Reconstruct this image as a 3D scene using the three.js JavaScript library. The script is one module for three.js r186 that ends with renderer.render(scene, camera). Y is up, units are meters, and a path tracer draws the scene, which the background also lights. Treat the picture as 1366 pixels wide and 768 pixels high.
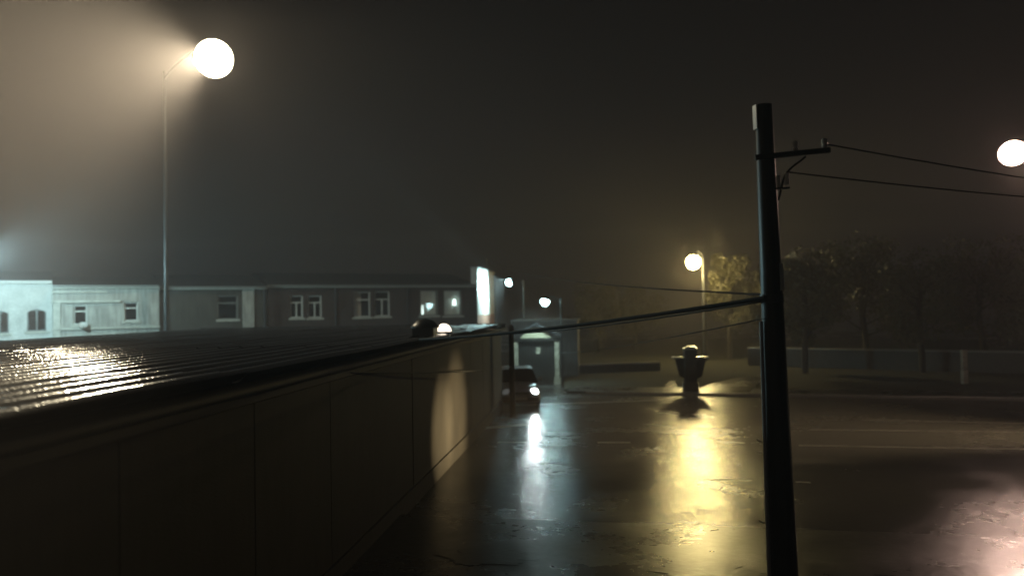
import * as THREE from 'three';
import { mergeGeometries } from 'three/addons/utils/BufferGeometryUtils.js';
import { ImprovedNoise } from 'three/addons/math/ImprovedNoise.js';

// ---------------------------------------------------------------- camera, sky, light, exposure
const scene = new THREE.Scene();
const renderer = new THREE.WebGLRenderer({ antialias: true });
renderer.toneMapping = THREE.LinearToneMapping;
renderer.toneMappingExposure = 1.0;
renderer.shadowMap.enabled = true;
renderer.setSize(1024, 575);

const EYE = 3.8, F = 1072, CX = 683, CY = 384;           // eye height in metres; focal length and centre in photograph pixels
const camera = new THREE.PerspectiveCamera(39.42, 1024 / 575, 0.1, 600);
camera.position.set(0, EYE, 0);
camera.rotation.order = 'YXZ';
camera.rotation.set(THREE.MathUtils.degToRad(1.44), THREE.MathUtils.degToRad(6.1), THREE.MathUtils.degToRad(-1.0));
camera.focus = 12; camera.userData.fStop = 0.5;           // a phone held in the rain: nothing far is quite sharp
camera.updateMatrixWorld();

{ // a dark overcast night sky, the same all round, a little town glow low down
  const w = 64, h = 32, d = new Float32Array(w * h * 4);
  for (let j = 0; j < h; j++) for (let i = 0; i < w; i++) {
    const up = Math.max(0, (j + 0.5) / h * 2 - 1), g = 0.0022 + 0.0016 * Math.exp(-up * 5);
    d.set([g * 1.08, g * 0.96, g * 0.94, 1], (j * w + i) * 4);
  }
  const sky = new THREE.DataTexture(d, w, h, THREE.RGBAFormat, THREE.FloatType);
  sky.mapping = THREE.EquirectangularReflectionMapping;
  sky.magFilter = THREE.LinearFilter; sky.needsUpdate = true;
  scene.background = sky; scene.environment = sky;
}
const moon = new THREE.DirectionalLight(0xcfd8ff, 0.006);   // what is left of the moon behind the rain clouds
moon.position.set(30, 80, 40); moon.castShadow = true; moon.shadow.radius = 40;
moon.shadow.camera.left = moon.shadow.camera.bottom = -70; moon.shadow.camera.right = moon.shadow.camera.top = 70;
moon.shadow.camera.far = 300; scene.add(moon, moon.target); moon.target.position.set(0, 0, -30);

scene.fog = new THREE.FogExp2(0xe8dfdf, 0.0034);             // rain and mist in the air

const POWER = { tall: 21000, tallSpill: 120, right: 300, rightSpill: 26, yellow: 85, yellowBeam: 400, flood: 200, gate: 60, cyan: 400, cyanBeam: 900, dome: 0.5, head: 8, beam: 5600 };
const WARM = [1, 0.86, 0.58], YELLOW = [1, 0.79, 0.32], PINK = [1, 0.66, 0.53], LED = [0.6, 0.97, 1], CYAN = [0.55, 0.93, 1];

// ---------------------------------------------------------------- helpers
const V = (x, y, z) => new THREE.Vector3(x, y, z);
const right = V(1, 0, 0).applyQuaternion(camera.quaternion), upv = V(0, 1, 0).applyQuaternion(camera.quaternion), fwd = V(0, 0, -1).applyQuaternion(camera.quaternion);
const ray = (px, py) => fwd.clone().addScaledVector(right, (px - CX) / F).addScaledVector(upv, -(py - CY) / F);
const at = (px, py, depth) => { const d = ray(px, py); return d.multiplyScalar(depth / -d.z).add(camera.position); };   // survey: a sight line and a distance give a place
const onGround = (px, py, y = 0) => { const d = ray(px, py); return d.multiplyScalar((y - EYE) / d.y).add(camera.position); };

let seed = 20517;
const rnd = () => { seed = (seed + 0x6D2B79F5) | 0; let t = Math.imul(seed ^ (seed >>> 15), 1 | seed); t = (t + Math.imul(t ^ (t >>> 7), 61 | t)) ^ t; return ((t ^ (t >>> 14)) >>> 0) / 4294967296; };
const perlin = new ImprovedNoise();
const fbm = (x, y, z, o = 4) => { let s = 0, a = 0.5; for (let i = 0; i < o; i++) { s += a * perlin.noise(x, y, z + i * 7.3); x *= 2.03; y *= 2.03; a *= 0.5; } return s; };

// tiling noise texture from a function of a torus
function texture(n, fn, srgb = false, repeat = 1) {
  const d = new Uint8Array(n * n * 4);
  for (let j = 0; j < n; j++) for (let i = 0; i < n; i++) {
    const c = fn(i / n, j / n, i, j);
    d.set([c[0] * 255, c[1] * 255, c[2] * 255, 255].map((v) => Math.max(0, Math.min(255, v))), (j * n + i) * 4);
  }
  const t = new THREE.DataTexture(d, n, n); t.wrapS = t.wrapT = THREE.RepeatWrapping; t.magFilter = THREE.LinearFilter; t.minFilter = THREE.LinearMipmapLinearFilter; t.generateMipmaps = true;
  t.repeat.set(repeat, repeat); if (srgb) t.colorSpace = THREE.SRGBColorSpace; t.needsUpdate = true; return t;
}
const wrapN = (u, v, s, z = 0, o = 4) => {     // blend of four shifted copies so that the edges meet
  const a = fbm(u * s, v * s, z, o), b = fbm((u - 1) * s, v * s, z, o), c = fbm(u * s, (v - 1) * s, z, o), d = fbm((u - 1) * s, (v - 1) * s, z, o);
  return (a * (1 - u) + b * u) * (1 - v) + (c * (1 - u) + d * u) * v;
};
const grey = (v) => [v, v, v];
const grainTex = texture(256, (u, v) => grey(0.5 + 0.9 * wrapN(u, v, 24, 3, 3)));
const asphaltBump = texture(512, (u, v) => grey(0.5 + 0.5 * wrapN(u, v, 90, 1, 2) + 0.5 * wrapN(u, v, 7, 5, 3)));
const asphaltRough = texture(512, (u, v) => { const p = wrapN(u, v, 5, 11, 4); const w = THREE.MathUtils.smoothstep(p, -0.3, 0.34); const r = 0.17 + 0.14 * w + 0.09 * wrapN(u, v, 60, 2, 2); return [r, r, r]; });
const asphaltCol = texture(512, (u, v) => { const c = 0.2 + 0.07 * wrapN(u, v, 80, 4, 2) + 0.1 * wrapN(u, v, 6, 9, 3); return [c * 1.03, c, c * 0.97]; }, true);
const rippleTex = texture(256, (u, v) => grey(0.5 + 0.8 * wrapN(u, v, 10, 21, 2)));
const renderCol = texture(256, (u, v) => { const c = 0.82 + 0.22 * wrapN(u, v, 6, 31, 4) + 0.16 * wrapN(u * 1, v, 40, 32, 2); return [c, c * 0.985, c * 0.96]; }, true);
const streakCol = texture(256, (u, v) => { const s = wrapN(u, v * 0.12, 26, 41, 3), c = 0.78 + 0.3 * wrapN(u, v, 5, 42, 4) + 0.35 * s; return [c, c * 0.98, c * 0.95]; }, true);
const brickCol = texture(512, (u, v, i, j) => {      // bricks of 2 pixels in the picture: print only
  const row = Math.floor(v * 32), o = row % 2 ? 0.5 : 0, bu = (u * 10 + o) % 1, bv = (v * 32) % 1;
  const id = Math.floor(u * 10 + o) * 57.3 + row * 13.7, k = Math.abs(Math.sin(id) * 43758.5) % 1;
  const m = bu < 0.05 || bv < 0.14, n = 0.1 * wrapN(u, v, 40, 8, 2);
  return m ? grey(0.55 + n) : [0.46 + 0.16 * k + n, 0.33 + 0.1 * k + n, 0.27 + 0.07 * k + n];
}, true);
const woodCol = texture(256, (u, v) => { const c = 0.5 + 0.5 * wrapN(u * 1, v * 0.06, 40, 51, 3) + 0.15 * wrapN(u, v, 9, 52, 3); return [c, c * 0.9, c * 0.78]; }, true);
const leafTint = () => 0.7 + 0.6 * rnd();
const rep = (t, s) => { const c = t.clone(); c.repeat.set(s, s); c.needsUpdate = true; return c; };

const lin = (r, g = r, b = r) => new THREE.Color().setRGB(r, g, b);
const mat = (c, roughness = 0.7, extra = {}) => new THREE.MeshStandardMaterial({ color: lin(...[].concat(c)), roughness, metalness: 0, ...extra });
const phys = (c, roughness, extra = {}) => new THREE.MeshPhysicalMaterial({ color: lin(...[].concat(c)), roughness, metalness: 0, ...extra });
const glow = (c, k) => new THREE.MeshStandardMaterial({ color: lin(0.6), roughness: 0.4, emissive: lin(...c), emissiveIntensity: k });

const M = {
  asphalt: mat(1, 1, { map: rep(asphaltCol, 0.22), roughnessMap: rep(asphaltRough, 0.085), bumpMap: rep(asphaltBump, 0.6), bumpScale: 0.012 }),
  path: mat([0.7, 0.68, 0.65], 1.35, { roughnessMap: rep(asphaltRough, 0.13), map: rep(asphaltCol, 0.3), bumpMap: rep(asphaltBump, 0.5), bumpScale: 0.008 }),
  puddle: mat([0.02, 0.019, 0.018], 0.3, { bumpMap: rep(rippleTex, 0.8), bumpScale: 0.005 }),
  grass: mat([0.022, 0.022, 0.01], 0.95, { map: rep(streakCol, 0.5), bumpMap: rep(grainTex, 1.2), bumpScale: 0.06 }),
  kerb: mat([0.2, 0.195, 0.18], 0.38, { bumpMap: rep(grainTex, 3), bumpScale: 0.003 }),
  paint: mat([0.62, 0.6, 0.54], 0.42, { map: rep(renderCol, 0.9), bumpMap: rep(grainTex, 2), bumpScale: 0.003 }),
  sheet: mat([0.026, 0.023, 0.025], 0.09, { map: rep(renderCol, 0.23), bumpMap: rep(grainTex, 0.8), bumpScale: 0.004 }),
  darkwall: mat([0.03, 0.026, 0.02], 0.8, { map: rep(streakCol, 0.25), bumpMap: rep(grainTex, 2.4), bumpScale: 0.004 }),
  gutter: mat([0.02, 0.02, 0.022], 0.75),
  white: mat([0.62, 0.63, 0.62], 0.6, { map: rep(renderCol, 0.3), bumpMap: rep(grainTex, 1.5), bumpScale: 0.004 }),
  greyrender: mat([0.46, 0.46, 0.43], 0.6, { map: rep(streakCol, 0.3), bumpMap: rep(grainTex, 1.5), bumpScale: 0.004 }),
  trim: mat([0.55, 0.55, 0.5], 0.5, { map: rep(renderCol, 0.7) }),
  brown: mat([0.07, 0.062, 0.05], 0.6, { map: rep(streakCol, 0.3), bumpMap: rep(grainTex, 1.5), bumpScale: 0.004 }),
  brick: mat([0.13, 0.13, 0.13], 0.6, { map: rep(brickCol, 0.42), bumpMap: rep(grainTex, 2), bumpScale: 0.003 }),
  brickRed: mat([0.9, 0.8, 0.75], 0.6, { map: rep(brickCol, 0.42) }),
  slate: mat([0.03, 0.03, 0.034], 0.4, { map: rep(renderCol, 0.5), bumpMap: rep(grainTex, 1), bumpScale: 0.01 }),
  frame: mat([0.45, 0.44, 0.4], 0.4),
  frameDark: mat([0.14, 0.14, 0.13], 0.4),
  glass: phys([1, 1, 1], 0.03, { transmission: 1, thickness: 0, ior: 1.5 }),
  room: mat([0.02, 0.02, 0.02], 0.9),
  blind: mat([0.5, 0.49, 0.44], 0.8),
  steel: mat([0.16, 0.17, 0.17], 0.35, { metalness: 0.6 }),
  darksteel: mat([0.035, 0.035, 0.035], 0.35, { metalness: 0.3 }),
  pole: mat([0.05, 0.042, 0.034], 0.42, { map: rep(woodCol, 1), bumpMap: rep(woodCol, 1), bumpScale: 0.006 }),
  plate: mat([0.5, 0.5, 0.46], 0.35),
  conduit: mat([0.4, 0.4, 0.39], 0.3),
  cable: mat([0.012, 0.012, 0.012], 0.8),
  porcelain: mat([0.55, 0.5, 0.44], 0.15),
  stone: mat([0.07, 0.065, 0.055], 0.5, { map: rep(streakCol, 0.6), bumpMap: rep(grainTex, 2), bumpScale: 0.008 }),
  coping: mat([0.3, 0.29, 0.26], 0.28, { bumpMap: rep(grainTex, 2), bumpScale: 0.004 }),
  cream: mat([0.55, 0.5, 0.36], 0.5, { map: rep(renderCol, 1) }),
  palepost: mat([0.42, 0.39, 0.32], 0.5, { map: rep(streakCol, 1) }),
  timber: mat([0.03, 0.024, 0.018], 0.5, { map: rep(woodCol, 0.7) }),
  bluewall: mat([0.12, 0.123, 0.127], 0.7, { map: rep(streakCol, 0.3), bumpMap: rep(grainTex, 1.5), bumpScale: 0.004 }),
  bark: mat([0.05, 0.04, 0.03], 0.8, { map: rep(woodCol, 1.5) }),
  leaf: new THREE.MeshPhysicalMaterial({ color: lin(1), roughness: 0.5, vertexColors: true, transmission: 0.3, thickness: 0, side: THREE.DoubleSide }),
  carpaint: phys([0.34, 0.345, 0.35], 0.35, { metalness: 0.4, clearcoat: 1, clearcoatRoughness: 0.05 }),
  carglass: phys([0.01, 0.01, 0.012], 0.05),
  rubber: mat([0.02, 0.02, 0.02], 0.7),
  trimblack: mat([0.02, 0.02, 0.02], 0.4),
};

// metre uv by the dominant direction of each triangle
function boxUV(g) {
  g = g.index ? g.toNonIndexed() : g;
  const p = g.attributes.position, uv = new Float32Array(p.count * 2), a = V(), b = V(), c = V(), n = V();
  for (let i = 0; i < p.count; i += 3) {
    a.fromBufferAttribute(p, i); b.fromBufferAttribute(p, i + 1); c.fromBufferAttribute(p, i + 2);
    n.subVectors(b, a).cross(V().subVectors(c, a));
    const x = Math.abs(n.x), y = Math.abs(n.y), z = Math.abs(n.z);
    [a, b, c].forEach((q, k) => { const [s, t] = y >= x && y >= z ? [q.x, q.z] : x >= z ? [q.z, q.y] : [q.x, q.y]; uv[(i + k) * 2] = s; uv[(i + k) * 2 + 1] = t; });
  }
  g.setAttribute('uv', new THREE.BufferAttribute(uv, 2)); return g;
}
const bx = (x0, x1, y0, y1, z0, z1) => { const g = new THREE.BoxGeometry(x1 - x0, y1 - y0, z1 - z0); g.translate((x0 + x1) / 2, (y0 + y1) / 2, (z0 + z1) / 2); return boxUV(g); };
const cyl = (r0, r1, y0, y1, n = 16, x = 0, z = 0) => { const g = new THREE.CylinderGeometry(r1, r0, y1 - y0, n); g.translate(x, (y0 + y1) / 2, z); return g.toNonIndexed(); };
function tube(pts, r, seg = 24, n = 8) { return new THREE.TubeGeometry(new THREE.CatmullRomCurve3(pts), seg, r, n).toNonIndexed(); }
const lathe = (pts, n = 24) => new THREE.LatheGeometry(pts.map(([r, y]) => new THREE.Vector2(r, y)), n).toNonIndexed();
const extrude = (pts, depth, holes = []) => { const s = new THREE.Shape(pts.map(([x, y]) => new THREE.Vector2(x, y))); for (const h of holes) s.holes.push(new THREE.Path(h.map(([x, y]) => new THREE.Vector2(x, y)))); return boxUV(new THREE.ExtrudeGeometry(s, { depth, bevelEnabled: false })); };
const chamferBox = (w, h, d, b) => { const s = new THREE.Shape(); const x = w / 2 - b, y = h / 2 - b; s.moveTo(-x, -y); s.lineTo(x, -y); s.lineTo(x, y); s.lineTo(-x, y); s.closePath(); const g = new THREE.ExtrudeGeometry(s, { depth: d - 2 * b, bevelEnabled: true, bevelSize: b, bevelThickness: b, bevelSegments: 1 }); g.translate(0, 0, -(d - 2 * b) / 2); return boxUV(g); };

const taken = {};
const numbered = (n) => { const k = taken[n] = (taken[n] ?? -1) + 1; return k ? `${n}_${String(k).padStart(3, '0')}` : n; };
function mesh(name, geos, material, parent = scene) {
  const list = [].concat(geos).map((g) => { const q = g.index ? g.toNonIndexed() : g; for (const k of Object.keys(q.attributes)) if (!['position', 'normal', 'uv', 'color'].includes(k)) q.deleteAttribute(k); return q; });
  const m = new THREE.Mesh(list.length > 1 ? mergeGeometries(list) : list[0], material);
  m.name = parent === scene ? numbered(name) : name; m.castShadow = m.receiveShadow = true; parent.add(m); return m;
}
const tag = (o, label, category, group) => { Object.assign(o.userData, { label, category }); if (group) o.userData.group = group; return o; };
function thing(name, label, category, p = [0, 0, 0], turn = 0, group) { const o = new THREE.Group(); o.name = numbered(name); o.position.set(...(p.isVector3 ? p.toArray() : p)); o.rotation.y = turn; scene.add(o); return tag(o, label, category, group); }
const struct = (name, geos, m) => { const o = mesh(name, geos, m); o.userData.kind = 'structure'; return o; };
function lamp(parent, p, color, power, radius) { const l = new THREE.PointLight(lin(...color), power); l.position.copy(p); l.castShadow = true; l.shadow.radius = radius / 0.02; parent.add(l); return l; }

// ---------------------------------------------------------------- ground
{
  const g = new THREE.PlaneGeometry(150, 130, 1, 1).rotateX(-Math.PI / 2); g.translate(0, 0, -55);
  struct('asphalt_ground', boxUV(g), M.asphalt);
}
const flat = (pts, y, thick) => { // polygon on the ground, pts as Vector3
  const g = new THREE.ExtrudeGeometry(new THREE.Shape(pts.map((p) => new THREE.Vector2(p.x, -p.z))), { depth: thick, bevelEnabled: false }); g.rotateX(-Math.PI / 2); g.translate(0, y, 0); return boxUV(g);
};
function kerbRun(A, B, path, depthBack, back) {
  const d = V().subVectors(B, A); d.y = 0; const len = d.length(); d.normalize(); const n = V(-d.z, 0, d.x).multiplyScalar(back);
  const inner = (p) => p.clone().addScaledVector(n, 0.135), far = (p) => p.clone().addScaledVector(n, depthBack);
  const pts = [inner(A), inner(B), far(B), far(A)]; if (back > 0 ? THREE.ShapeUtils.isClockWise(pts.map((p) => new THREE.Vector2(p.x, -p.z))) : false) pts.reverse();
  const pav = struct(path, flat(pts, 0, 0.112), M.path);
  const prof = [[0, -0.1], [0.13, -0.1], [0.13, 0.12], [0.022, 0.12], [0, 0.1]];
  const s = extrude(prof, 0.9); s.translate(0, 0, 0);
  const count = Math.floor(len / 0.912);
  for (let i = 0; i < count; i++) {
    const m = mesh('kerb_stone', s, M.kerb, pav); m.geometry = s;
    const p = A.clone().addScaledVector(d, i * 0.912 + (back > 0 ? 0 : 0.9)); m.position.set(p.x, (rnd() - 0.5) * 0.008, p.z);
    // local x -> n, local z -> d or -d so that the frame stays right-handed
    const zx = back > 0 ? d : d.clone().negate(); m.quaternion.setFromRotationMatrix(new THREE.Matrix4().makeBasis(n, V(0, 1, 0), V().crossVectors(n, V(0, 1, 0)).dot(zx) > 0 ? zx : zx.negate()));
  }
  return pav;
}
const ext = (A, B, a, b) => { const d = V().subVectors(B, A).normalize(); return [A.clone().addScaledVector(d, -a), B.clone().addScaledVector(d, b)]; };
kerbRun(...ext(onGround(755, 525), onGround(1366, 535), 0, 7), 'far_footpath', 2.2, -1);
struct('side_path', flat([[884, 521], [1000, 523], [1022, 503], [985, 503], [948, 512], [931, 518.5], [905, 518.5], [900, 508], [893, 508]].map(([x, y]) => onGround(x, y, 0.116)), 0, 0.116), M.asphalt);
struct('grass_verge', flat([[752, 519], [905, 520], [1366, 529], [1700, 536], [1700, 452], [752, 452]].map(([x, y]) => onGround(x, y, 0.08)), 0, 0.08), M.grass);
kerbRun(...ext(onGround(670, 697), onGround(1366, 723), 1.9, 2.5), 'near_footpath', 9, 1);

function marking(pxs, w, label) { // painted strip between two sighted ground points
  const A = onGround(...pxs[0]), B = onGround(...pxs[1]), d = V().subVectors(B, A).normalize(), n = V(-d.z, 0, d.x), N = 10, pos = [];
  const L = [], R = []; const len = A.distanceTo(B);
  for (let i = 0; i <= N; i++) { const p = A.clone().addScaledVector(d, len * i / N), j = () => (rnd() - 0.5) * 0.03; L.push(p.clone().addScaledVector(n, w / 2 + j())); R.push(p.clone().addScaledVector(n, -w / 2 + j())); }
  struct('road_marking', flat([...R, ...L.reverse()], 0.001, 0.004), M.paint);
}
marking([[797, 590], [841, 590]], 0.14);
marking([[1066, 594], [1420, 600]], 0.14); marking([[1080, 573], [1420, 577]], 0.12);
marking([[938, 639], [1003, 641]], 0.11); marking([[1062, 643], [1082, 643.5]], 0.11);
marking([[521, 694], [552, 694]], 0.1); marking([[574, 633], [590, 633]], 0.1);
marking([[622, 573], [702, 566]], 0.42); marking([[664, 590], [702, 590]], 0.14);
marking([[680, 541], [900, 533]], 0.14); marking([[1150, 560], [1420, 566]], 0.1);

function wetPatch(px, py, rx, rz, y) {   // standing water on the dull near footpath
  const c = onGround(px, py, y), pts = [], N = 120, ph = rnd() * 50;
  for (let i = 0; i < N; i++) { const a = i / N * Math.PI * 2, k = 1 + 1.0 * fbm(Math.cos(a) * 1.5 + ph, Math.sin(a) * 1.5, 2, 5); pts.push(V(c.x + Math.cos(a) * rx * k, 0, c.z - Math.sin(a) * rz * k)); }
  struct('puddle', flat(pts, y - 0.003, 0.003), M.puddle);
}
wetPatch(648, 741, 0.75, 0.42, 0.118); wetPatch(940, 762, 0.8, 0.36, 0.118); wetPatch(1330, 768, 1.3, 0.35, 0.118);

// ---------------------------------------------------------------- low building on the left with a corrugated roof
const WX = -3.7, RY = 3.13;
{
  const b = thing('low_building', 'long dark low building with wet corrugated roof beside the road', 'building', [0, 0, 0]);
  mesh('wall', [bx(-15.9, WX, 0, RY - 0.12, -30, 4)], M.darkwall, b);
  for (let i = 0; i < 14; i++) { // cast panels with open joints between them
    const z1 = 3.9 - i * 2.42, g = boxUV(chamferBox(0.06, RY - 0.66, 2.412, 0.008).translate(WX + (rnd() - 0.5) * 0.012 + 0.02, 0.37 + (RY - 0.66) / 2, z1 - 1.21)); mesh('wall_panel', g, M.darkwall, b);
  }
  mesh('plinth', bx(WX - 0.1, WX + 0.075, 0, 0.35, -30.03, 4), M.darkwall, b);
  // corrugated sheets: waves run along the street
  const pitch = 0.4, amp = 0.055, ribs = 5, sw = pitch * ribs, sl = 5.75, nx = ribs * 14, nz = 12;
  for (let cx = 0; cx < 6; cx++) for (let cz = 0; cz < 6; cz++) {
    const x1 = WX + 0.14 - cx * sw, z1 = 3.5 - cz * sl, g = new THREE.PlaneGeometry(sw + 0.0, sl + 0.06, nx, nz).rotateX(-Math.PI / 2), p = g.attributes.position;
    const tilt = (rnd() - 0.5) * 0.012, lift = 0.012 * (cz % 2);
    for (let i = 0; i < p.count; i++) {
      const x = x1 - sw / 2 + p.getX(i), z = z1 - sl / 2 + p.getZ(i);
      const wob = 0.016 * fbm(x * 0.5, z * 0.35, 4, 3) + 0.03 * perlin.noise(Math.round((x - x1) / pitch) * 3.1, z * 0.25, cx);
      p.setXYZ(i, x, RY + amp * Math.cos((x - x1) / pitch * Math.PI * 2) * (1 + 0.16 * perlin.noise(x * 2.2, z * 0.4, 9)) + wob * 0.35 + lift + tilt * (z - z1) / sl, z);
    }
    for (let i = 0; i < p.count; i++) g.attributes.uv.setXY(i, p.getX(i), p.getZ(i));
    g.computeVertexNormals(); mesh('roof_sheet', g, M.sheet, b);
  }
  mesh('gutter', tube([V(WX + 0.2, RY - 0.1, 3.5), V(WX + 0.2, RY - 0.11, -12), V(WX + 0.2, RY - 0.1, -30.1)], 0.045, 30, 10), M.gutter, b);
  mesh('fascia', bx(WX + 0.002, WX + 0.06, RY - 0.28, RY - 0.1, -30, 3.5), M.gutter, b);
  mesh('roof_edge_flashing', bx(-16.05, WX + 0.1, RY - 0.12, RY + 0.085, -31.1, -31), M.sheet, b);
}
{ // dome light and vent on the roof
  const c = onGround(592, 444, RY + 0.05), d = thing('roof_dome_light', 'small lit warm white dome light on the dark corrugated roof edge', 'light', [c.x, RY + 0.04, c.z]);
  mesh('base', cyl(0.24, 0.22, 0, 0.05, 24), M.darksteel, d);
  mesh('dome_lens', lathe([[0.2, 0.05], [0.19, 0.12], [0.14, 0.2], [0.07, 0.245], [0.001, 0.255]], 24), glow([1, 0.86, 0.68], 2.6), d);
  lamp(d, V(0, 0.13, 0), [1, 0.86, 0.68], POWER.dome, 0.08);
  const v = onGround(567, 447, RY + 0.05), k = thing('roof_vent', 'dark hooded vent standing on the corrugated roof by the dome light', 'vent', [v.x, RY + 0.03, v.z]);
  mesh('curb', bx(-0.26, 0.26, 0, 0.2, -0.26, 0.26), M.darksteel, k);
  mesh('hood', lathe([[0.36, 0.2], [0.35, 0.25], [0.2, 0.38], [0.001, 0.43]], 8), M.darksteel, k);
}

// ---------------------------------------------------------------- the terrace beyond the roof
const FL = at(0, 420, 31), FR = at(637, 412, 44); FL.y = FR.y = 0;
const ft = V().subVectors(FR, FL).normalize(), fn = V(-ft.z, 0, ft.x), fturn = Math.atan2(-ft.z, ft.x);
const fac = (px, py, out = 0) => { const d = ray(px, py), o = FL.clone().addScaledVector(fn, out), t = V().subVectors(o, camera.position).dot(fn) / d.dot(fn), p = d.multiplyScalar(t).add(camera.position); return [V().subVectors(p, FL).dot(ft), p.y]; };
const U = (px) => fac(px, 410)[0];
// window in a wall whose face is local z = 0; one mesh for the frame, panes and sill under it
function addWindow(b, u0, u1, v0, v1, o = {}) {
  const z = -0.1, fw = 0.055, fm = o.frame ?? M.frame, geos = [bx(u0, u1, v0, v0 + fw, z - 0.03, z + 0.03), bx(u0, u1, v1 - fw, v1, z - 0.03, z + 0.03), bx(u0, u0 + fw, v0 + fw, v1 - fw, z - 0.03, z + 0.03), bx(u1 - fw, u1, v0 + fw, v1 - fw, z - 0.03, z + 0.03)];
  const um = (u0 + u1) / 2, vm = v1 - (v1 - v0) * 0.32;
  if (o.transom) geos.push(bx(u0 + fw, u1 - fw, vm - 0.03, vm + 0.03, z - 0.028, z + 0.028));
  if (o.mullion) geos.push(bx(um - 0.03, um + 0.03, v0 + fw, o.transom ? vm - 0.03 : v1 - fw, z - 0.027, z + 0.027));
  const w = mesh('window', geos, fm, b);
  const us = o.mullion ? [[u0 + fw, um - 0.03], [um + 0.03, u1 - fw]] : [[u0 + fw, u1 - fw]];
  for (const [a, c] of us) mesh('pane', bx(a, c, v0 + fw, o.transom ? vm - 0.03 : v1 - fw, z - 0.004, z + 0.004), M.glass, w);
  if (o.transom) mesh('pane', bx(u0 + fw, u1 - fw, vm + 0.03, v1 - fw, z - 0.004, z + 0.004), M.glass, w);
  mesh('sill', bx(u0 - 0.09, u1 + 0.09, v0 - 0.1, v0, -0.13, 0.07), o.sill ?? M.trim, w);
  if (o.lintel) mesh('lintel', bx(u0 - 0.1, u1 + 0.1, v1, v1 + 0.14, -0.1, 0.02), M.trim, w);
  if (o.blind) { const g = new THREE.PlaneGeometry((u1 - u0) * o.blind[1] - 0.1, v1 - v0 - 0.08, 24, 4), p = g.attributes.position; for (let i = 0; i < p.count; i++) p.setZ(i, 0.018 * Math.sin(p.getX(i) * 42) + 0.01 * Math.sin(p.getX(i) * 17 + p.getY(i))); g.translate(u0 + 0.06 + (u1 - u0) * (o.blind[0] + o.blind[1] / 2) - 0.06, (v0 + v1) / 2, z - 0.16); g.computeVertexNormals(); mesh('curtain', g, o.blindMat ?? M.blind, w); }
}
function house(name, label, px0, px1, top, wallMat, wins, o = {}) {
  const b = thing(name, label, 'building', FL.clone().addScaledVector(ft, U(px0)).addScaledVector(fn, o.out ?? 0), fturn, 'terrace buildings beyond the roof');
  const W = U(px1) - U(px0), u = (px) => U(px) - U(px0), D = 6.5;
  const rects = wins.map((w) => [u(w[0]), u(w[1]), fac(w[0], w[3])[1], fac(w[0], w[2])[1]]);
  const holes = rects.map(([a, c, v0, v1], i) => wins[i][4]?.arch ? [[a, v0], [c, v0], [c, v1 - 0.12], [(a * 1 + c * 3) / 4, v1 - 0.02], [(a + c) / 2, v1 + 0.02], [(a * 3 + c) / 4, v1 - 0.02], [a, v1 - 0.12]] : [[a, v0], [c, v0], [c, v1], [a, v1]]);
  const face = extrude([[0, 0], [W, 0], [W, top], [0, top]], 0.25, holes); face.translate(0, 0, -0.25);
  mesh('wall', [face, bx(0, 0.25, 0, top, -D, -0.25), bx(W - 0.25, W, 0, top, -D, -0.25), bx(0.25, W - 0.25, 0, top, -D, -D + 0.25)], wallMat, b);
  mesh('room_floor', bx(0.25, W - 0.25, 2.3, 2.5, -D + 0.25, -0.25), M.room, b);
  mesh('room_partition', bx(0.25, W - 0.25, 2.5, top, -2.6, -2.5), M.room, b);
  rects.forEach(([a, c, v0, v1], i) => addWindow(b, a, c, v0, v1, wins[i][4] ?? {}));
  const rf = extrude([[0.12, 0], [-D - 0.1, 0], [-D / 2, o.rise ?? 0.9]], W - 0.01); rf.rotateY(-Math.PI / 2); rf.translate(W - 0.005, top + 0.06, 0);
  mesh('roof', rf, M.slate, b);
  mesh('eaves_trim', bx(0.003, W - 0.003, top - 0.07, top + 0.055, 0.002, 0.16), o.eave ?? M.trim, b);
  if (o.gutterRow !== false) mesh('gutter', bx(0.004, W - 0.004, top + 0.0, top + 0.07, 0.162, 0.25), M.frameDark, b);
  return { b, W, u };
}
const topAt = (px, py) => fac(px, py)[1];
{ // white house, strongly lit from the left
  const { b, W } = house('white_house', 'white rendered house with small arched windows lit by cyan light', -110, 69, topAt(40, 376), M.white, [[-45, -20, 416, 446, { arch: true, mullion: true, frame: M.frameDark }], [-14, 11, 415, 445, { arch: true, mullion: true, frame: M.frameDark }], [35, 61, 413, 442, { arch: true, mullion: true, frame: M.frameDark }]], { rise: 0.55, eave: M.white, gutterRow: false });
  mesh('base_band', bx(0, W - 0.002, 2.62, 2.82, 0.002, 0.06), M.frameDark, b);
}
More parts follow.
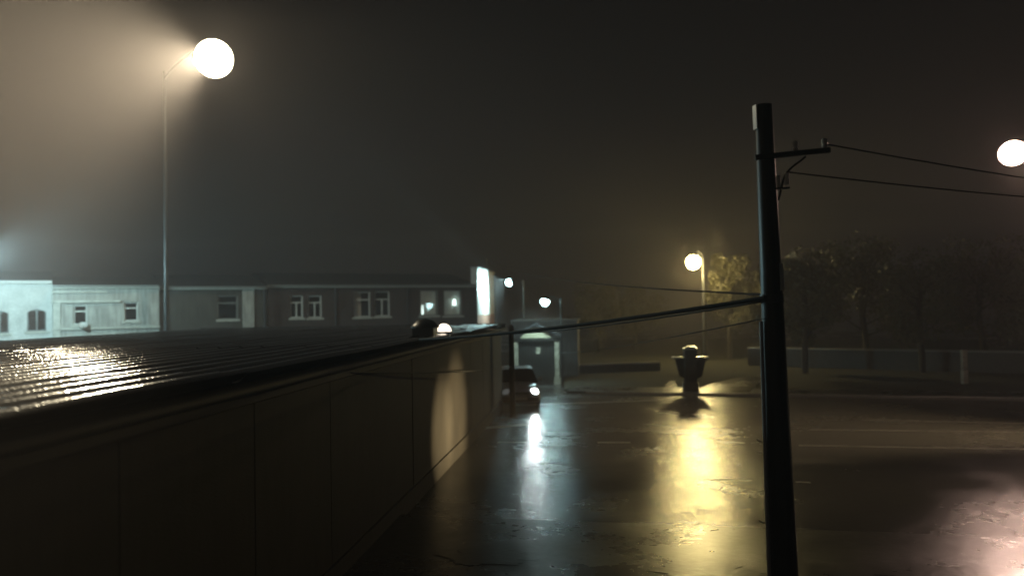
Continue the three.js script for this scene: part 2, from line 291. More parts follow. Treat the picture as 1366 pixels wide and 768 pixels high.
{ // grey house with string courses
  const { b, W, u } = house('grey_house', 'pale grey rendered house with two string courses and small windows', 69.5, 210, topAt(140, 383), M.greyrender, [[97, 115, 407, 433, { transom: true }], [164, 182, 403, 428, { transom: true }]], { out: 0.5, rise: 0.5 });
  const y1 = fac(100, 404)[1], y2 = fac(100, 438)[1], y3 = fac(100, 391)[1];
  mesh('string_course', bx(-0.04, W * 0.62, y1, y1 + 0.1, 0.002, 0.12), M.trim, b);
  mesh('string_course', bx(-0.04, W + 0.03, y2 - 0.05, y2 + 0.04, 0.002, 0.1), M.trim, b);
  mesh('string_course', bx(-0.04, W * 0.5, y3, y3 + 0.07, 0.002, 0.09), M.trim, b);
  mesh('pilaster', bx(0.02, 0.28, 0, y1, 0.002, 0.07), M.trim, b);
  const c = fac(109, 436), dish = thing('satellite_dish', 'small pale dish fixed under a window of the grey house', 'dish', FL.clone().addScaledVector(ft, c[0]).addScaledVector(fn, 0.74).setY(c[1]), fturn);
  const bowl = lathe([[0.001, 0], [0.12, 0.015], [0.22, 0.055], [0.28, 0.1], [0.285, 0.1], [0.22, 0.045], [0.001, -0.012]], 24); bowl.scale(0.62, 0.62, 0.62); bowl.rotateX(0.75); bowl.translate(0, 0.05, 0.02); mesh('bowl', bowl, M.white, dish);
  mesh('bracket', tube([V(0, 0.06, 0.0), V(0, 0, -0.1), V(0, -0.1, -0.24)], 0.02, 10, 8), M.steel, dish); mesh('feed_arm', tube([V(0, -0.02, 0.04), V(0, -0.06, 0.22), V(0, 0.08, 0.34)], 0.012, 10, 6), M.steel, dish);
}
{ // brown house
  const { b, W, u } = house('brown_house', 'dull brown house with one dark window and a pale pilaster', 211, 356, topAt(290, 384), M.brown, [[290, 317, 394, 426, { transom: true, frame: M.frameDark }]], { rise: 0.7 });
  mesh('pilaster', bx(u(323), u(338), 0, topAt(290, 384) - 0.08, 0.002, 0.09), M.greyrender, b);
  mesh('downpipe', cyl(0.05, 0.05, 0, topAt(290, 384) - 0.08, 10, u(352), 0.08), M.gutter, b);
}
const litCurtain = mat([0.45, 0.46, 0.4], 0.8, { emissive: lin(0.55, 0.6, 0.48), emissiveIntensity: 0.045 });
{ // brick house
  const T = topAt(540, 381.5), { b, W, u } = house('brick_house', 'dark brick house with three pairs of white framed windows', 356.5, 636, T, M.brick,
    [[387, 404, 394, 424, { transom: true, mullion: true }], [411, 429, 394, 424, { transom: true, mullion: true }], [472, 494, 389, 423, { transom: true, blind: [0.02, 0.55] }], [500, 520, 388.5, 422, { transom: true, mullion: true }],
      [560.5, 584.5, 387, 421, { frame: M.frameDark, blind: [0.02, 0.98], blindMat: litCurtain }], [592, 616, 387, 421, { frame: M.frameDark, blind: [0.02, 0.98], blindMat: litCurtain }]], { rise: 0.75 });
  for (const px of [447, 543]) mesh('downpipe', cyl(0.045, 0.045, 0, T - 0.08, 10, u(px), 0.07), M.gutter, b);
  // lamps that shine in the two last windows
  for (const [px, py, w, h, l] of [[565.5, 413, 0.07, 0.5, 'upright glowing lamp tube inside the window with lit curtain'], [608, 403, 0.2, 0.34, 'glowing lampshade inside the window by the lit end wall']]) {
    const c = fac(px, py), o = thing('window_lamp', l, 'lamp', FL.clone().addScaledVector(ft, c[0]).addScaledVector(fn, -0.19).setY(c[1] - h / 2), fturn);
    mesh('lamp_shade', lathe([[0.001, 0.0], [w * 0.5, 0.0], [w * 0.42, h * 0.55], [w * 0.26, h], [0.001, h]], 16), glow([0.8, 1, 0.96], 2.4), o);
    mesh('lamp_base', cyl(w * 0.35, w * 0.1, -0.12, -0.002, 12), M.darksteel, o);
    lamp(o, V(0, h * 0.5, 0), LED, 0.25, w * 0.2);
  }
}
// tall parapet wall closing the terrace, white above brick, lit by the floodlight
const EX = FR.x, EZ = FR.z;
{
  const topY = at(637, 357, -EZ).y, midY = at(640, 420, -EZ).y, z1 = -51.2;
  const b = thing('end_wall', 'tall white painted end wall above red brick, glaring under a floodlight', 'wall', [EX, 0, EZ]);
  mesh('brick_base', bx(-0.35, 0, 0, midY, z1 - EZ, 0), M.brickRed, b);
  mesh('painted_wall', bx(-0.347, 0.02, midY, topY, z1 - EZ - 0.003, 0.003), M.white, b);
  mesh('coping', bx(-0.42, 0.1, topY, topY + 0.07, z1 - EZ - 0.06, 0.06), M.frameDark, b);
  mesh('pipe', cyl(0.05, 0.05, 0, topY - 0.2, 10, 0.09, z1 - EZ + 0.35), M.gutter, b);
}
{ // small mast on the end wall for the thin cable
  const topY = at(637, 357, -EZ).y, m = thing('cable_mast', 'thin cable mast on top of the white end wall', 'mast', [EX - 0.16, topY + 0.07, -49]);
  mesh('rod', cyl(0.03, 0.025, 0, 0.75, 10), M.darksteel, m); mesh('foot_plate', bx(-0.09, 0.09, 0, 0.02, -0.09, 0.09), M.darksteel, m);
}

// ---------------------------------------------------------------- street lamps
function streetLamp(name, label, base, head, o) {
  // a tapered column with a curved arm to a lantern; head is where the lens is
  const L = thing(name, label, 'street lamp', base, 0, o.group), hx = V().subVectors(head, base), s = o.size ?? 1;
  const dir = V(hx.x, 0, hx.z), reach = dir.length(); dir.normalize(); const turn = Math.atan2(-dir.z, dir.x), H = hx.y;
  mesh('column', [cyl(0.1 * s, 0.085 * s, 0, H * 0.22, 16), cyl(0.075 * s, 0.05 * s, H * 0.22, H - 0.25, 16)], o.metal ?? M.steel, L);
  mesh('base_door', bx(-0.04, 0.04, 0.5, 1.0, 0.085 * s, 0.105 * s), M.darksteel, L);
  const arm = tube([V(0, H - 0.3, 0), V(reach * 0.08, H + 0.05, 0), V(reach * 0.35, H + 0.22, 0), V(reach - 0.3 * s, H + 0.2 * s, 0)], 0.035 * s + 0.01, 20, 10); arm.rotateY(turn); mesh('arm', arm, o.metal ?? M.steel, L);
  const R = (g) => { g.scale(s * (o.long ?? 1.6), s, s); g.rotateY(turn); g.translate(hx.x, H, hx.z); return g; };
  const hood = mesh('lantern', R(lathe(o.globe ? [[0.1, 0.02], [0.14, 0.05], [0.12, 0.13], [0.001, 0.17]] : [[0.235, 0.03], [0.25, 0.06], [0.24, 0.13], [0.17, 0.2], [0.001, 0.23]], 24)), M.darksteel, L);
  mesh('lens', R(o.globe ? new THREE.SphereGeometry(0.24, 28, 20).translate(0, -0.2, 0).toNonIndexed() : lathe([[0.001, -0.16], [0.1, -0.15], [0.18, -0.1], [0.225, -0.02], [0.23, 0.028]].map(([r, y]) => [r, y < 0 ? y * (o.deep ?? 1) : y]), 24)), glow(o.color, o.glow), hood);
  lamp(L, V(hx.x, H - (o.deep ?? 1) * 0.19 * s, hx.z), o.color, o.power, 0.12 * s);
  if (o.beam) { const sp = new THREE.SpotLight(lin(...o.color), o.beam[0], 0, o.beam[2], 1, 2), tg = new THREE.Object3D(); sp.position.set(hx.x, H - (o.deep ?? 1) * 0.19 * s, hx.z); sp.castShadow = true; sp.shadow.radius = 6 * s; tg.position.copy(o.beam[1]).sub(base); L.add(sp, tg); sp.target = tg; }
  return L;
}
{
  // two big round floodlights on masts, turned on the yard and towards the upper window the picture was taken from
  const mast = (label, head, base, target, k, color, power, spill, glowK, angle) => {
    base.y = 0; const L = thing('mast_light', label, 'floodlight', base), hx = V().subVectors(head, base), H = hx.y;
    mesh('column', [cyl(0.13, 0.11, 0, 2.2, 18), cyl(0.1, 0.06, 2.2, H + 0.4, 18)], M.darksteel, L);
    mesh('base_door', bx(-0.05, 0.05, 0.5, 1.1, 0.12, 0.14), M.darksteel, L);
    mesh('arm', tube([V(0, H + 0.1, 0), V(hx.x * 0.2, H + 0.4 * k, hx.z * 0.2), V(hx.x * 0.7, H + 0.66 * k, hx.z * 0.7), V(hx.x * 0.96, H + 0.45 * k, hx.z * 0.96)], 0.05, 20, 10), M.darksteel, L);
    const aim = V().subVectors(target, head).normalize(), q = new THREE.Quaternion().setFromUnitVectors(V(0, -1, 0), aim), T = (g) => { g.scale(k, k, k); g.applyQuaternion(q); g.translate(hx.x, H, hx.z); return g; };
    const hood = mesh('housing', T(lathe([[0.72, -0.05], [0.76, 0.0], [0.74, 0.14], [0.5, 0.36], [0.25, 0.48], [0.001, 0.5]], 40)), M.darksteel, L);
    mesh('lens', T(lathe([[0.001, -0.62], [0.25, -0.57], [0.47, -0.42], [0.63, -0.22], [0.715, -0.05]], 40)), glow(color, glowK), hood);
    const p = V(hx.x, H, hx.z).addScaledVector(aim, 0.82 * k);
    lamp(L, p, color, spill, 0.18);
    const sp = new THREE.SpotLight(lin(...color), power, 0, angle, 1, 2); sp.position.copy(p); sp.castShadow = true; sp.shadow.radius = 10;
    const tg = new THREE.Object3D(); tg.position.copy(p).addScaledVector(aim, 10); L.add(sp, tg); sp.target = tg;
  };
  mast('huge glaring warm white floodlight on a tall mast behind the corrugated roof', at(285, 78, 29.5), at(221, 440, 32), V(-6.0, 3.2, 0), 1.0, WARM, POWER.tall, POWER.tallSpill, 34, 0.178);
  mast('pinkish white floodlight on a mast beside the trees, shining over the road', at(1352, 204, 30), at(1440, 300, 31.5), V(8, 0, -11), 0.62, PINK, POWER.right, POWER.rightSpill, 40, 0.22);
  const h3 = at(925, 342, 54), b3 = h3.clone().add(V(0.75, 0, -1.0)); b3.y = 0;
  streetLamp('street_lamp', 'yellow street lamp beyond the stone pillar, mirrored in the wet road', b3, h3, { color: YELLOW, beam: [POWER.yellowBeam, V(1.5, 2.5, 0), 0.16], glow: 160, power: POWER.yellow, size: 1.9, long: 1.0, globe: true, deep: 3.1, metal: M.darksteel });
  const h6 = at(-22, 324, 25.5), b6 = h6.clone().add(V(-1.6, 0, -1.2)); b6.y = 0;
  streetLamp('street_lamp', 'cyan white street lamp in front of the white house', b6, h6, { color: CYAN, beam: [POWER.cyanBeam, V(3.2, 4.6, 0), 0.14], glow: 20, power: POWER.cyan, size: 1.3 });
}
// two white floodlights by the end wall and over the gate shelter
function flood(name, label, p, pole, aim, power, o = {}) {
  const L = thing(name, label, 'floodlight', [p.x + pole[0], 0, p.z + pole[1]]), x = -pole[0], z = -pole[1];
  mesh('column', cyl(0.06, 0.04, 0, p.y + 0.1, 12), M.darksteel, L);
  mesh('bracket', tube([V(0, p.y - 0.1, 0), V(x * 0.5, p.y + 0.14, z * 0.5), V(x, p.y + 0.14, z)], 0.022, 12, 8), M.darksteel, L);
  const q = new THREE.Quaternion().setFromUnitVectors(V(0, -1, 0), aim.clone().normalize()), R = (g) => { g.applyQuaternion(q); g.translate(x, p.y, z); return g; };
  if (o.visor) mesh('visor', bx(x - 0.62, x + 0.14, p.y + 0.13, p.y + 0.15, z - 0.55, z + 0.6), M.darksteel, L);
  const h = mesh('housing', R(lathe([[0.2, 0.0], [0.21, 0.05], [0.16, 0.15], [0.001, 0.18]], 20)), M.darksteel, L);
  mesh('lens', R(lathe([[0.001, -0.3], [0.1, -0.275], [0.18, -0.19], [0.215, -0.08], [0.195, 0.0]], 20)), glow(LED, o.glow ?? 22), h);
  const sp = new THREE.SpotLight(lin(...LED), power, 0, o.angle ?? 1.1, o.blend ?? 0.6, 2), a = aim.clone().normalize(); sp.position.set(x, p.y, z).addScaledVector(a, 0.34); sp.castShadow = true; sp.shadow.radius = 6;
  const tg = new THREE.Object3D(); tg.position.copy(sp.position).addScaledVector(a, 5); L.add(sp, tg); sp.target = tg;
}
flood('floodlight', 'white floodlight on a thin column glaring beside the white end wall', at(681, 376, 47.3), [0.75, -0.2], V(-0.9, -0.25, 0.3), POWER.flood, { angle: 1.3, blend: 0.25, visor: true });
flood('floodlight', 'bluish white floodlight on a thin column over the gate shelter', at(727.5, 400, 38.6), [0.75, 0.1], V(-0.2, -0.9, 0.15), POWER.gate, { angle: 1.5 });

// ---------------------------------------------------------------- gate shelter, wall behind it, post
{
  const A = at(689, 519, 40), B = at(744, 519, 40), w = B.x - A.x, s = thing('gate_shelter', 'small gate shelter with two pale posts and a cream gable panel', 'shelter', [(A.x + B.x) / 2, 0, A.z]);
  for (const k of [-1, 1]) { const p = mesh('post', bx(k * w / 2 - 0.11, k * w / 2 + 0.11, 0, 2.14, -0.11, 0.11), M.palepost, s); mesh('post_base', bx(k * w / 2 - 0.16, k * w / 2 + 0.16, 0, 0.3, -0.16, 0.16), M.palepost, p); }
  mesh('lintel', bx(-w / 2 - 0.3, w / 2 + 0.3, 2.142, 2.3, -0.16, 0.16), M.timber, s);
  const gable = extrude([[-0.8, 2.302], [0.78, 2.302], [0.5, 2.62], [0.28, 2.78], [-0.1, 2.78], [-0.4, 2.66]], 0.08); gable.translate(0, 0, 0.02); mesh('gable_panel', gable, M.cream, s);
  for (const k of [-1, 1]) { const r = extrude([[0, 2.95], [0, 3.06], [k * 1.25, 2.42], [k * 1.25, 2.33]], 1.1); r.translate(0, 0, -0.75); mesh('roof_slope', r, M.slate, s); }
  for (let i = 0; i < 12; i++) { const x0 = -w / 2 + 0.13 + i * (w - 0.26) / 12; mesh('door_board', bx(x0, x0 + (w - 0.26) / 12 - 0.012, 0.06, 2.14, -0.09 + (i % 3) * 0.004, -0.05 + (i % 3) * 0.004), M.timber, s); }
  mesh('notice', bx(-0.02, 0.2, 1.5, 1.83, -0.035, -0.02), M.palepost, s);
}
{
  const A = at(684, 520, 43.5), B = at(772, 520, 43.5), b = thing('outbuilding', 'grey rendered outbuilding wall lit bluish behind the gate shelter', 'building', [A.x, 0, A.z]), w = B.x - A.x;
  mesh('wall', bx(0, w, 0, 3.05, -4, 0), M.bluewall, b); mesh('coping', bx(-0.06, w + 0.06, 3.05, 3.13, -4.06, 0.06), M.frameDark, b);
}
{
  const p = at(683, 500, 28.6), o = thing('timber_post', 'dark timber post at the end of the low building', 'post', [p.x, 0, p.z]);
  mesh('shaft', cyl(0.11, 0.09, 0, 3.12, 12), M.timber, o); mesh('cap', cyl(0.12, 0.04, 3.12, 3.2, 12), M.timber, o);
}
function lowWall(name, label, A, B, h, t, m) {
  const d = V().subVectors(B, A); d.y = 0; const len = d.length(), o = thing(name, label, 'wall', [A.x, 0, A.z], Math.atan2(-d.z, d.x));
  const n = Math.max(1, Math.round(len / 1.6)), step = len / n;
  mesh('masonry', bx(0, len, 0, h, -t / 2, t / 2), m, o);
  for (let i = 0; i < n; i++) mesh('coping_stone', boxUV(chamferBox(step - 0.012, 0.08, t + 0.12, 0.02).translate((i + 0.5) * step, h + 0.04 + (rnd() - 0.5) * 0.01, 0)), M.coping, o);
}
lowWall('boundary_wall', 'low stone wall with pale coping running from the outbuilding', at(752, 500, 45), at(880, 500, 47), 0.5, 0.3, M.stone);
lowWall('boundary_wall', 'dark stone wall running under the trees on the right', at(1000, 500, 50), at(1440, 500, 42), 1.1, 0.35, M.stone);

// ---------------------------------------------------------------- stone pillar in front of the yellow lamp
{
  const c = at(922, 524, 35.6), o = thing('stone_pillar', 'dark stone pillar with pale wet cap and shoulder ledges on the footpath', 'pillar', [c.x, 0.11, c.z]);
  const bl = (w, h, d, y, x = 0) => boxUV(chamferBox(w, h, d, 0.025).translate(x, y + h / 2, 0));
  mesh('base', bl(0.62, 0.34, 0.62, 0), M.stone, o);
  mesh('shaft', bl(0.54, 1.42, 0.54, 0.34), M.stone, o);
  mesh('cap', [bl(0.56, 0.08, 0.66, 1.76), bl(0.4, 0.06, 0.5, 1.84)], M.coping, o);
  for (const k of [-1, 1]) { const g = extrude([[0.26, 0.5], [0.48, 0.62], [0.66, 1.38], [0.26, 1.38]].map(([x, y]) => [x * k, y]), 0.36); g.translate(0, 0, -0.18); const q = mesh('shoulder', g, M.stone, o); mesh('shoulder_ledge', bl(0.48, 0.07, 0.66, 1.38, k * 0.52), M.coping, q); }
}
{ // pale marker post
  const c = at(1288, 515, 37.5), o = thing('marker_post', 'pale square marker post standing before the dark trees', 'post', [c.x, 0.11, c.z]);
  const b = (h0, h1, w) => boxUV(chamferBox(w, h1 - h0, w, 0.02).translate(0, (h0 + h1) / 2, 0));
  mesh('lower_section', b(0, 0.62, 0.24), M.palepost, o); mesh('collar', b(0.62, 0.66, 0.2), M.darksteel, o); mesh('upper_section', b(0.66, 1.5, 0.22), M.palepost, o);
}

// ---------------------------------------------------------------- trees
function tree(label, base, H, spread, leaves, group) {
  const t = thing('tree', label, 'tree', base, rnd() * 6, group), trunk = [], tips = [];
  trunk.push(tube([V(0, 0, 0), V(0.1, H * 0.2, 0.05), V(-0.05, H * 0.45, 0.1), V(0.1, H * 0.8, 0)], 0.16, 14, 8));
  for (let i = 0; i < 11; i++) {
    const a = i * 2.4 + rnd(), y0 = H * (0.25 + 0.045 * i), L = spread * (0.55 + 0.5 * rnd()) * (1 - i * 0.035), e = V(Math.cos(a) * L, y0 + H * (0.1 + 0.2 * rnd()), Math.sin(a) * L);
    trunk.push(tube([V(0, y0, 0), V(e.x * 0.4, y0 + (e.y - y0) * 0.3, e.z * 0.4), e], 0.05, 8, 6));
    for (let k = 0; k < 3; k++) tips.push([V(e.x * (0.55 + 0.2 * k), y0 + (e.y - y0) * (0.5 + 0.25 * k) + (rnd() - 0.4) * 0.4, e.z * (0.55 + 0.2 * k)), spread * (0.2 + 0.16 * rnd())]);
  }
  tips.push([V(0, H * 0.92, 0), spread * 0.34]);
  mesh('trunk', trunk, M.bark, t);
  const pos = [], col = [], uv = [], q = new THREE.Quaternion(), e = new THREE.Euler();
  for (let i = 0; i < leaves; i++) {
    const [c, r] = tips[Math.floor(rnd() * tips.length)], d = V(rnd() - 0.5, rnd() - 0.5, rnd() - 0.5).normalize().multiplyScalar(r * (0.45 + 0.65 * rnd() ** 0.6)).add(c);
    q.setFromEuler(e.set(rnd() * 3.1, rnd() * 6.3, rnd() * 3.1)); const s = 0.07 + 0.09 * rnd(), k = leafTint();
    const P = [V(-s, 0, 0), V(0, s * 0.45, 0.02), V(s, 0, 0), V(0, -s * 0.45, 0.02)].map((v) => v.applyQuaternion(q).add(d));
    for (const j of [0, 1, 2, 0, 2, 3]) { pos.push(P[j].x, P[j].y, P[j].z); col.push(0.07 * k, 0.062 * k, 0.022 * k); uv.push(j & 1, j >> 1); }
  }
  const g = new THREE.BufferGeometry(); g.setAttribute('position', new THREE.Float32BufferAttribute(pos, 3)); g.setAttribute('color', new THREE.Float32BufferAttribute(col, 3)); g.setAttribute('uv', new THREE.Float32BufferAttribute(uv, 2)); g.computeVertexNormals();
  mesh('crown', g, M.leaf, t);
}
const grove = (list, group, n) => { for (const [px, d, H, s, label] of list) { const b = at(px, 500, d); b.y = 0; tree(label, b, H, s, n, group); } };
grove([[1075, 44, 6.6, 2.4, 'leafy tree behind the dark stone wall, first past the utility pole'], [1155, 47, 7.4, 2.8, 'tallest leafy tree behind the dark stone wall'], [1232, 44, 6.2, 2.5, 'lower tree between the tallest tree and the pale marker post'],
  [1312, 46, 6.8, 2.8, 'tree rising behind the pale marker post'], [1395, 43, 6.4, 2.8, 'tree beside the mast of the pinkish floodlight']], 'trees behind the dark stone wall', 7000);
grove([[975, 56, 7.0, 2.0, 'tree with leaves lit yellow beside the globe street lamp'], [1022, 55, 6.0, 2.0, 'smaller tree between the lit tree and the utility pole']], 'trees beside the yellow street lamp', 6000);
grove([[800, 66, 5.6, 3, 'dim tree beyond the low stone wall, next to the outbuilding'], [850, 70, 5.2, 3, 'dim farther tree beyond the far end of the low stone wall']], 'dim trees beyond the low wall', 5000);

// ---------------------------------------------------------------- utility pole and cables
const PD = 9.5, poleTop = at(1019, 140, PD), poleBase = at(1049, 838, PD); poleBase.y = 0;
const alongPole = (py) => { const p = at(1030, py, PD), k = p.y / poleTop.y; return poleBase.clone().lerp(poleTop, k); };
{
  const o = thing('utility_pole', 'tall dark wet timber utility pole with crossarm beside the road', 'utility pole', poleBase), T = V().subVectors(poleTop, poleBase), q = new THREE.Quaternion().setFromUnitVectors(V(0, 1, 0), T.clone().normalize()), H = T.length();
  const Y = (py) => at(1030, py, PD).y / poleTop.y * H, R = (g) => g.applyQuaternion(q), rad = (y) => 0.172 + (0.096 - 0.172) * y / H;
  const sh = new THREE.CylinderGeometry(0.096, 0.172, H, 28, 30); sh.translate(0, H / 2, 0); { const p = sh.attributes.position; for (let i = 0; i < p.count; i++) { const x = p.getX(i), y = p.getY(i), z = p.getZ(i), k = 1 + 0.05 * perlin.noise(x * 12, y * 0.8, z * 12); p.setX(i, x * k); p.setZ(i, z * k); } sh.computeVertexNormals(); }
  mesh('shaft', R(sh), M.pole, o);
  const ya = Y(211); const arm = bx(-0.15, 0.68, -0.028, 0.028, 0.11, 0.17); arm.rotateZ(0.05); arm.translate(0, ya, 0); mesh('crossarm', R(arm), M.timber, o);
  mesh('arm_brace', [R(tube([V(0.42, ya - 0.02, 0.1), V(0.2, ya - 0.2, 0.105), V(0.1, ya - 0.5, 0.1)], 0.014, 10, 6))], M.darksteel, o);
  const ins = (x, y, z, s = 1) => lathe([[0.001, 0], [0.03 * s, 0.0], [0.034 * s, 0.03], [0.022 * s, 0.045], [0.036 * s, 0.06], [0.036 * s, 0.09], [0.02 * s, 0.11], [0.001, 0.115]], 12).translate(x, y, z);
  for (const x of [0.3, 0.62]) mesh('insulator', R(ins(x, ya + 0.028 + x * 0.05, 0.15)), M.porcelain, o);
  for (const [x, py] of [[0.1, 252], [0.2, 249]]) { const y = Y(py), g = mesh('shackle', R(cyl(0.024, 0.024, y, y + 0.13, 12, x, 0.13)), M.porcelain, o); }
  mesh('shackle_bracket', R(bx(0.05, 0.22, Y(255), Y(255) + 0.02, 0.1, 0.15)), M.darksteel, o);
  const strip = (py0, py1, ang, w, m, name) => { const y0 = Y(py1), y1 = Y(py0), r = Math.max(rad(y0), rad(y1)) + 0.016, g = bx(-w / 2, w / 2, y0, y1, 0, 0.014); g.translate(0, 0, (rad(y0) + rad(y1)) / 2 + 0.006); g.rotateY(ang); mesh(name, R(g), m, o); };
  strip(140, 172, -1.3, 0.09, M.plate, 'marker_plate'); strip(352, 388, 0.9, 0.07, M.plate, 'marker_plate');
  const pipe = [], a = -1.15; for (const py of [428, 520, 640, 768]) { const y = Y(py), r = rad(y) + 0.03; pipe.push(V(Math.sin(a) * r, y, Math.cos(a) * r)); } { const r = rad(0.02) + 0.03; pipe.push(V(Math.sin(a) * r, 0.02, Math.cos(a) * r)); } mesh('cable_conduit', R(tube(pipe, 0.022, 20, 10)), M.conduit, o);
  const clamp = Y(398); mesh('cable_clamp', R(cyl(rad(clamp) + 0.012, rad(clamp) + 0.01, clamp - 0.05, clamp + 0.05, 24)), M.darksteel, o);
  for (let k = 0; k < 4; k++) { const y = Y(700 - k * 55); const g = tube([V(rad(y) * 0.7, y, 0), V(rad(y) + 0.07, y, 0), V(rad(y) + 0.1, y + 0.02, 0)], 0.01, 6, 6); g.rotateY(k % 2 ? 0.9 : 2.6); mesh('step_bolt', R(g), M.darksteel, o); }
}
function cable(label, A, B, sag, r, n = 40) {
  const pts = []; for (let i = 0; i <= n; i++) { const k = i / n, p = A.clone().lerp(B, k); p.y -= sag * 4 * k * (1 - k); pts.push(p); }
  return tag(mesh('overhead_cable', tube(pts, r, n * 2, 8), M.cable), label, 'cable');
}
const pj = (py, dx = 0, dz = 0.12) => alongPole(py).add(V(dx, 0, dz));
cable('thick sagging black cable from the utility pole to the eaves of the low building', pj(397, -0.1), at(560, 453, 15.6), 0.07, 0.026);
cable('second black cable bound close under the thick one', pj(401, -0.1), at(640, 446, 21), 0.1, 0.014);
cable('thin black cable from the utility pole to the mast on the end wall', pj(393, -0.08), V(EX - 0.16, at(637, 357, -EZ).y + 0.78, -49), 0.35, 0.012);
cable('thin cable from the utility pole down to the gate shelter post', pj(424, -0.1), at(745, 471, 39.9), 0.1, 0.01);
cable('thin cable strung along the side of the low building to the timber post', V(WX + 0.06, 2.9, -11.5), at(683, 489, 28.6), 0.08, 0.014);
{ const p = pj(208, 0.62, 0.15).add(V(0, 0.09, 0)); cable('upper wire leaving the crossarm over the road', p, at(1560, 262, 16), 0.05, 0.009); cable('lower wire leaving the crossarm over the road', pj(232, 0.2, 0.12), at(1560, 275, 15), 0.05, 0.009); }

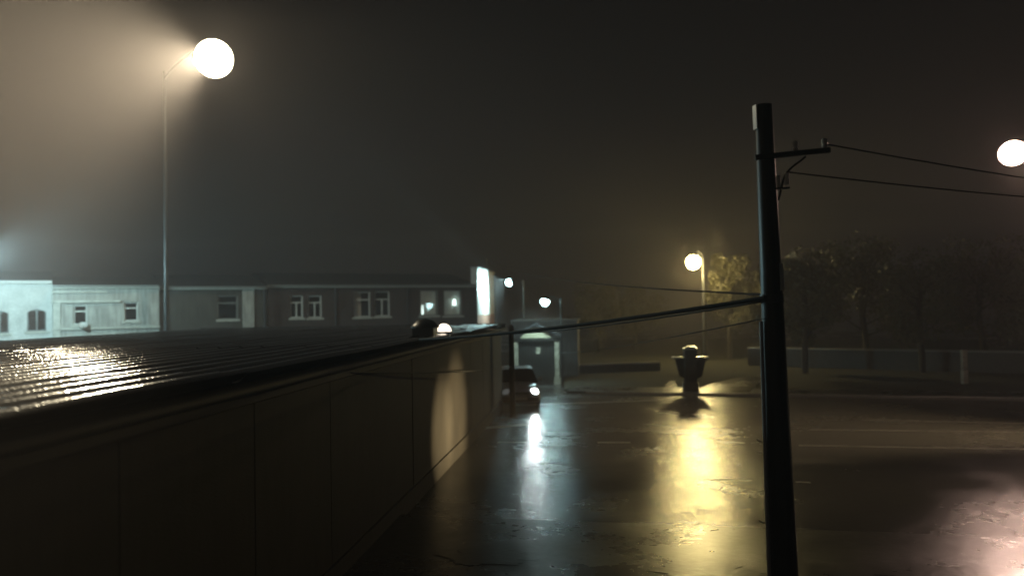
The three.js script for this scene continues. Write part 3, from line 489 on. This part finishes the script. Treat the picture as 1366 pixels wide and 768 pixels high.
// ---------------------------------------------------------------- parked car with a headlight on
function makeCar(label, lit) {
  const c = thing('parked_car', label, 'car'), W = 0.78;
  // cross sections along z (front at +z): [z, half width, bottom, beltline, ...]
  const body = [[1.92, 0.58, 0.3, 0.6], [1.86, 0.7, 0.2, 0.7], [1.6, 0.77, 0.18, 0.8], [0.9, 0.79, 0.18, 0.92], [0, 0.8, 0.18, 0.95], [-1, 0.8, 0.18, 0.97], [-1.6, 0.77, 0.2, 0.96], [-1.85, 0.7, 0.3, 0.9]];
  const ring = ([z, w, b, t]) => [[-w * 0.9, b], [-w, b + 0.12], [-w, (b + t) / 2 + 0.05], [-w * 0.95, t - 0.05], [-w * 0.82, t], [0, t + 0.03], [w * 0.82, t], [w * 0.95, t - 0.05], [w, (b + t) / 2 + 0.05], [w, b + 0.12], [w * 0.9, b]].map(([x, y]) => V(x, y, z));
  const loft = (secs) => { const pos = [], R = secs.map(ring2); function ring2(s) { return s; } for (let i = 0; i + 1 < R.length; i++) for (let k = 0; k < R[i].length; k++) { const k2 = (k + 1) % R[i].length, a = R[i][k], b = R[i][k2], d = R[i + 1][k], e = R[i + 1][k2]; for (const p of [a, d, b, b, d, e]) pos.push(p.x, p.y, p.z); }
    for (const [r, f] of [[R[0], 0], [R[R.length - 1], 1]]) { const m = r.reduce((s, p) => s.add(p), V()).multiplyScalar(1 / r.length); for (let k = 0; k < r.length; k++) { const a = r[k], b = r[(k + 1) % r.length]; for (const p of f ? [m, b, a] : [m, a, b]) pos.push(p.x, p.y, p.z); } }
    const g = new THREE.BufferGeometry(); g.setAttribute('position', new THREE.Float32BufferAttribute(pos, 3)); g.computeVertexNormals(); return boxUV(g); };
  mesh('body', loft(body.map(ring)), M.carpaint, c);
  const cab = [[0.95, 0.7, 0.9, 0.95], [0.2, 0.66, 0.9, 1.38], [-0.3, 0.65, 0.9, 1.44], [-1.2, 0.64, 0.9, 1.4], [-1.75, 0.62, 0.9, 1.05]].map(([z, w, b, t]) => [[-w - 0.06, b], [-w * 0.9, t - 0.04], [-w * 0.75, t], [w * 0.75, t], [w * 0.9, t - 0.04], [w + 0.06, b]].map(([x, y]) => V(x, y, z)));
  mesh('cabin_glass', loft(cab), M.carglass, c);
  const roof = [[0.22, 0.6, 1.375], [-0.3, 0.6, 1.445], [-1.22, 0.58, 1.405]].map(([z, w, t]) => [[-w, t - 0.03], [-w * 0.85, t + 0.012], [w * 0.85, t + 0.012], [w, t - 0.03]].map(([x, y]) => V(x, y, z)));
  mesh('roof', loft(roof), M.carpaint, c);
  for (const [x, z] of [[-0.72, 1.2], [0.72, 1.2], [-0.72, -1.2], [0.72, -1.2]]) { const g = new THREE.TorusGeometry(0.22, 0.08, 10, 24).rotateY(Math.PI / 2).translate(x, 0.3, z); const w = mesh('tyre', g, M.rubber, c); mesh('rim', new THREE.CylinderGeometry(0.2, 0.2, 0.12, 20).rotateZ(Math.PI / 2).translate(x + Math.sign(x) * 0.02, 0.3, z), M.steel, w); }
  for (const k of [-1, 1]) { const on = lit === 2 || k === 1, g = new THREE.SphereGeometry(1, 20, 12).scale(0.17, 0.15, 0.1).translate(k * 0.52, 0.6, 1.83); mesh('headlight', g, on ? glow(lit === 2 ? [1, 0.8, 0.5] : [0.92, 1, 0.98], 14) : glow([0.92, 1, 0.98], 0.06), c); }
  mesh('bumper', boxUV(chamferBox(1.4, 0.16, 0.1, 0.03).translate(0, 0.36, 1.89)), M.trimblack, c);
  mesh('grille', bx(-0.33, 0.33, 0.52, 0.62, 1.9, 1.935), M.trimblack, c);
  mesh('number_plate', bx(-0.26, 0.26, 0.32, 0.43, 1.942, 1.95), M.blind, c);
  for (const k of [-1, 1]) mesh('wing_mirror', boxUV(chamferBox(0.18, 0.12, 0.09, 0.025).translate(k * 0.87, 1.0, 0.62)), M.carpaint, c);
  return c;
}
function headBeam(c, p, target, color, power, angle) { const s = new THREE.SpotLight(lin(...color), power, 0, angle, 1, 2); s.position.copy(p); s.castShadow = true; s.shadow.radius = 3; const t = new THREE.Object3D(); t.position.copy(target); c.add(s, t); s.target = t; }
{
  const c = makeCar('grey hatchback facing us with one bright headlight by the gate shelter', 1), p = onGround(684, 545);
  c.position.set(p.x, 0.0, p.z - 1.9); c.rotation.y = 0.16;
  headBeam(c, V(0.52, 0.6, 1.96), V(0.6, 0.1, 12), [0.92, 1, 0.98], POWER.head, 0.32);
  // the car whose beams make the warm pool on the low building's wall waits just outside the picture, across the road
  const d = makeCar('dark hatchback across the road with both headlights on the low building', 2);
  d.position.set(14.5, 0.0, -19.4); d.rotation.y = -Math.PI / 2;
  for (const k of [-1, 1]) headBeam(d, V(k * 0.52, 0.6, 1.96), V(k * 0.9, 0.95, 19), [1, 0.76, 0.4], POWER.beam / 2, k > 0 ? 0.1 : 0.125);
}

renderer.render(scene, camera);
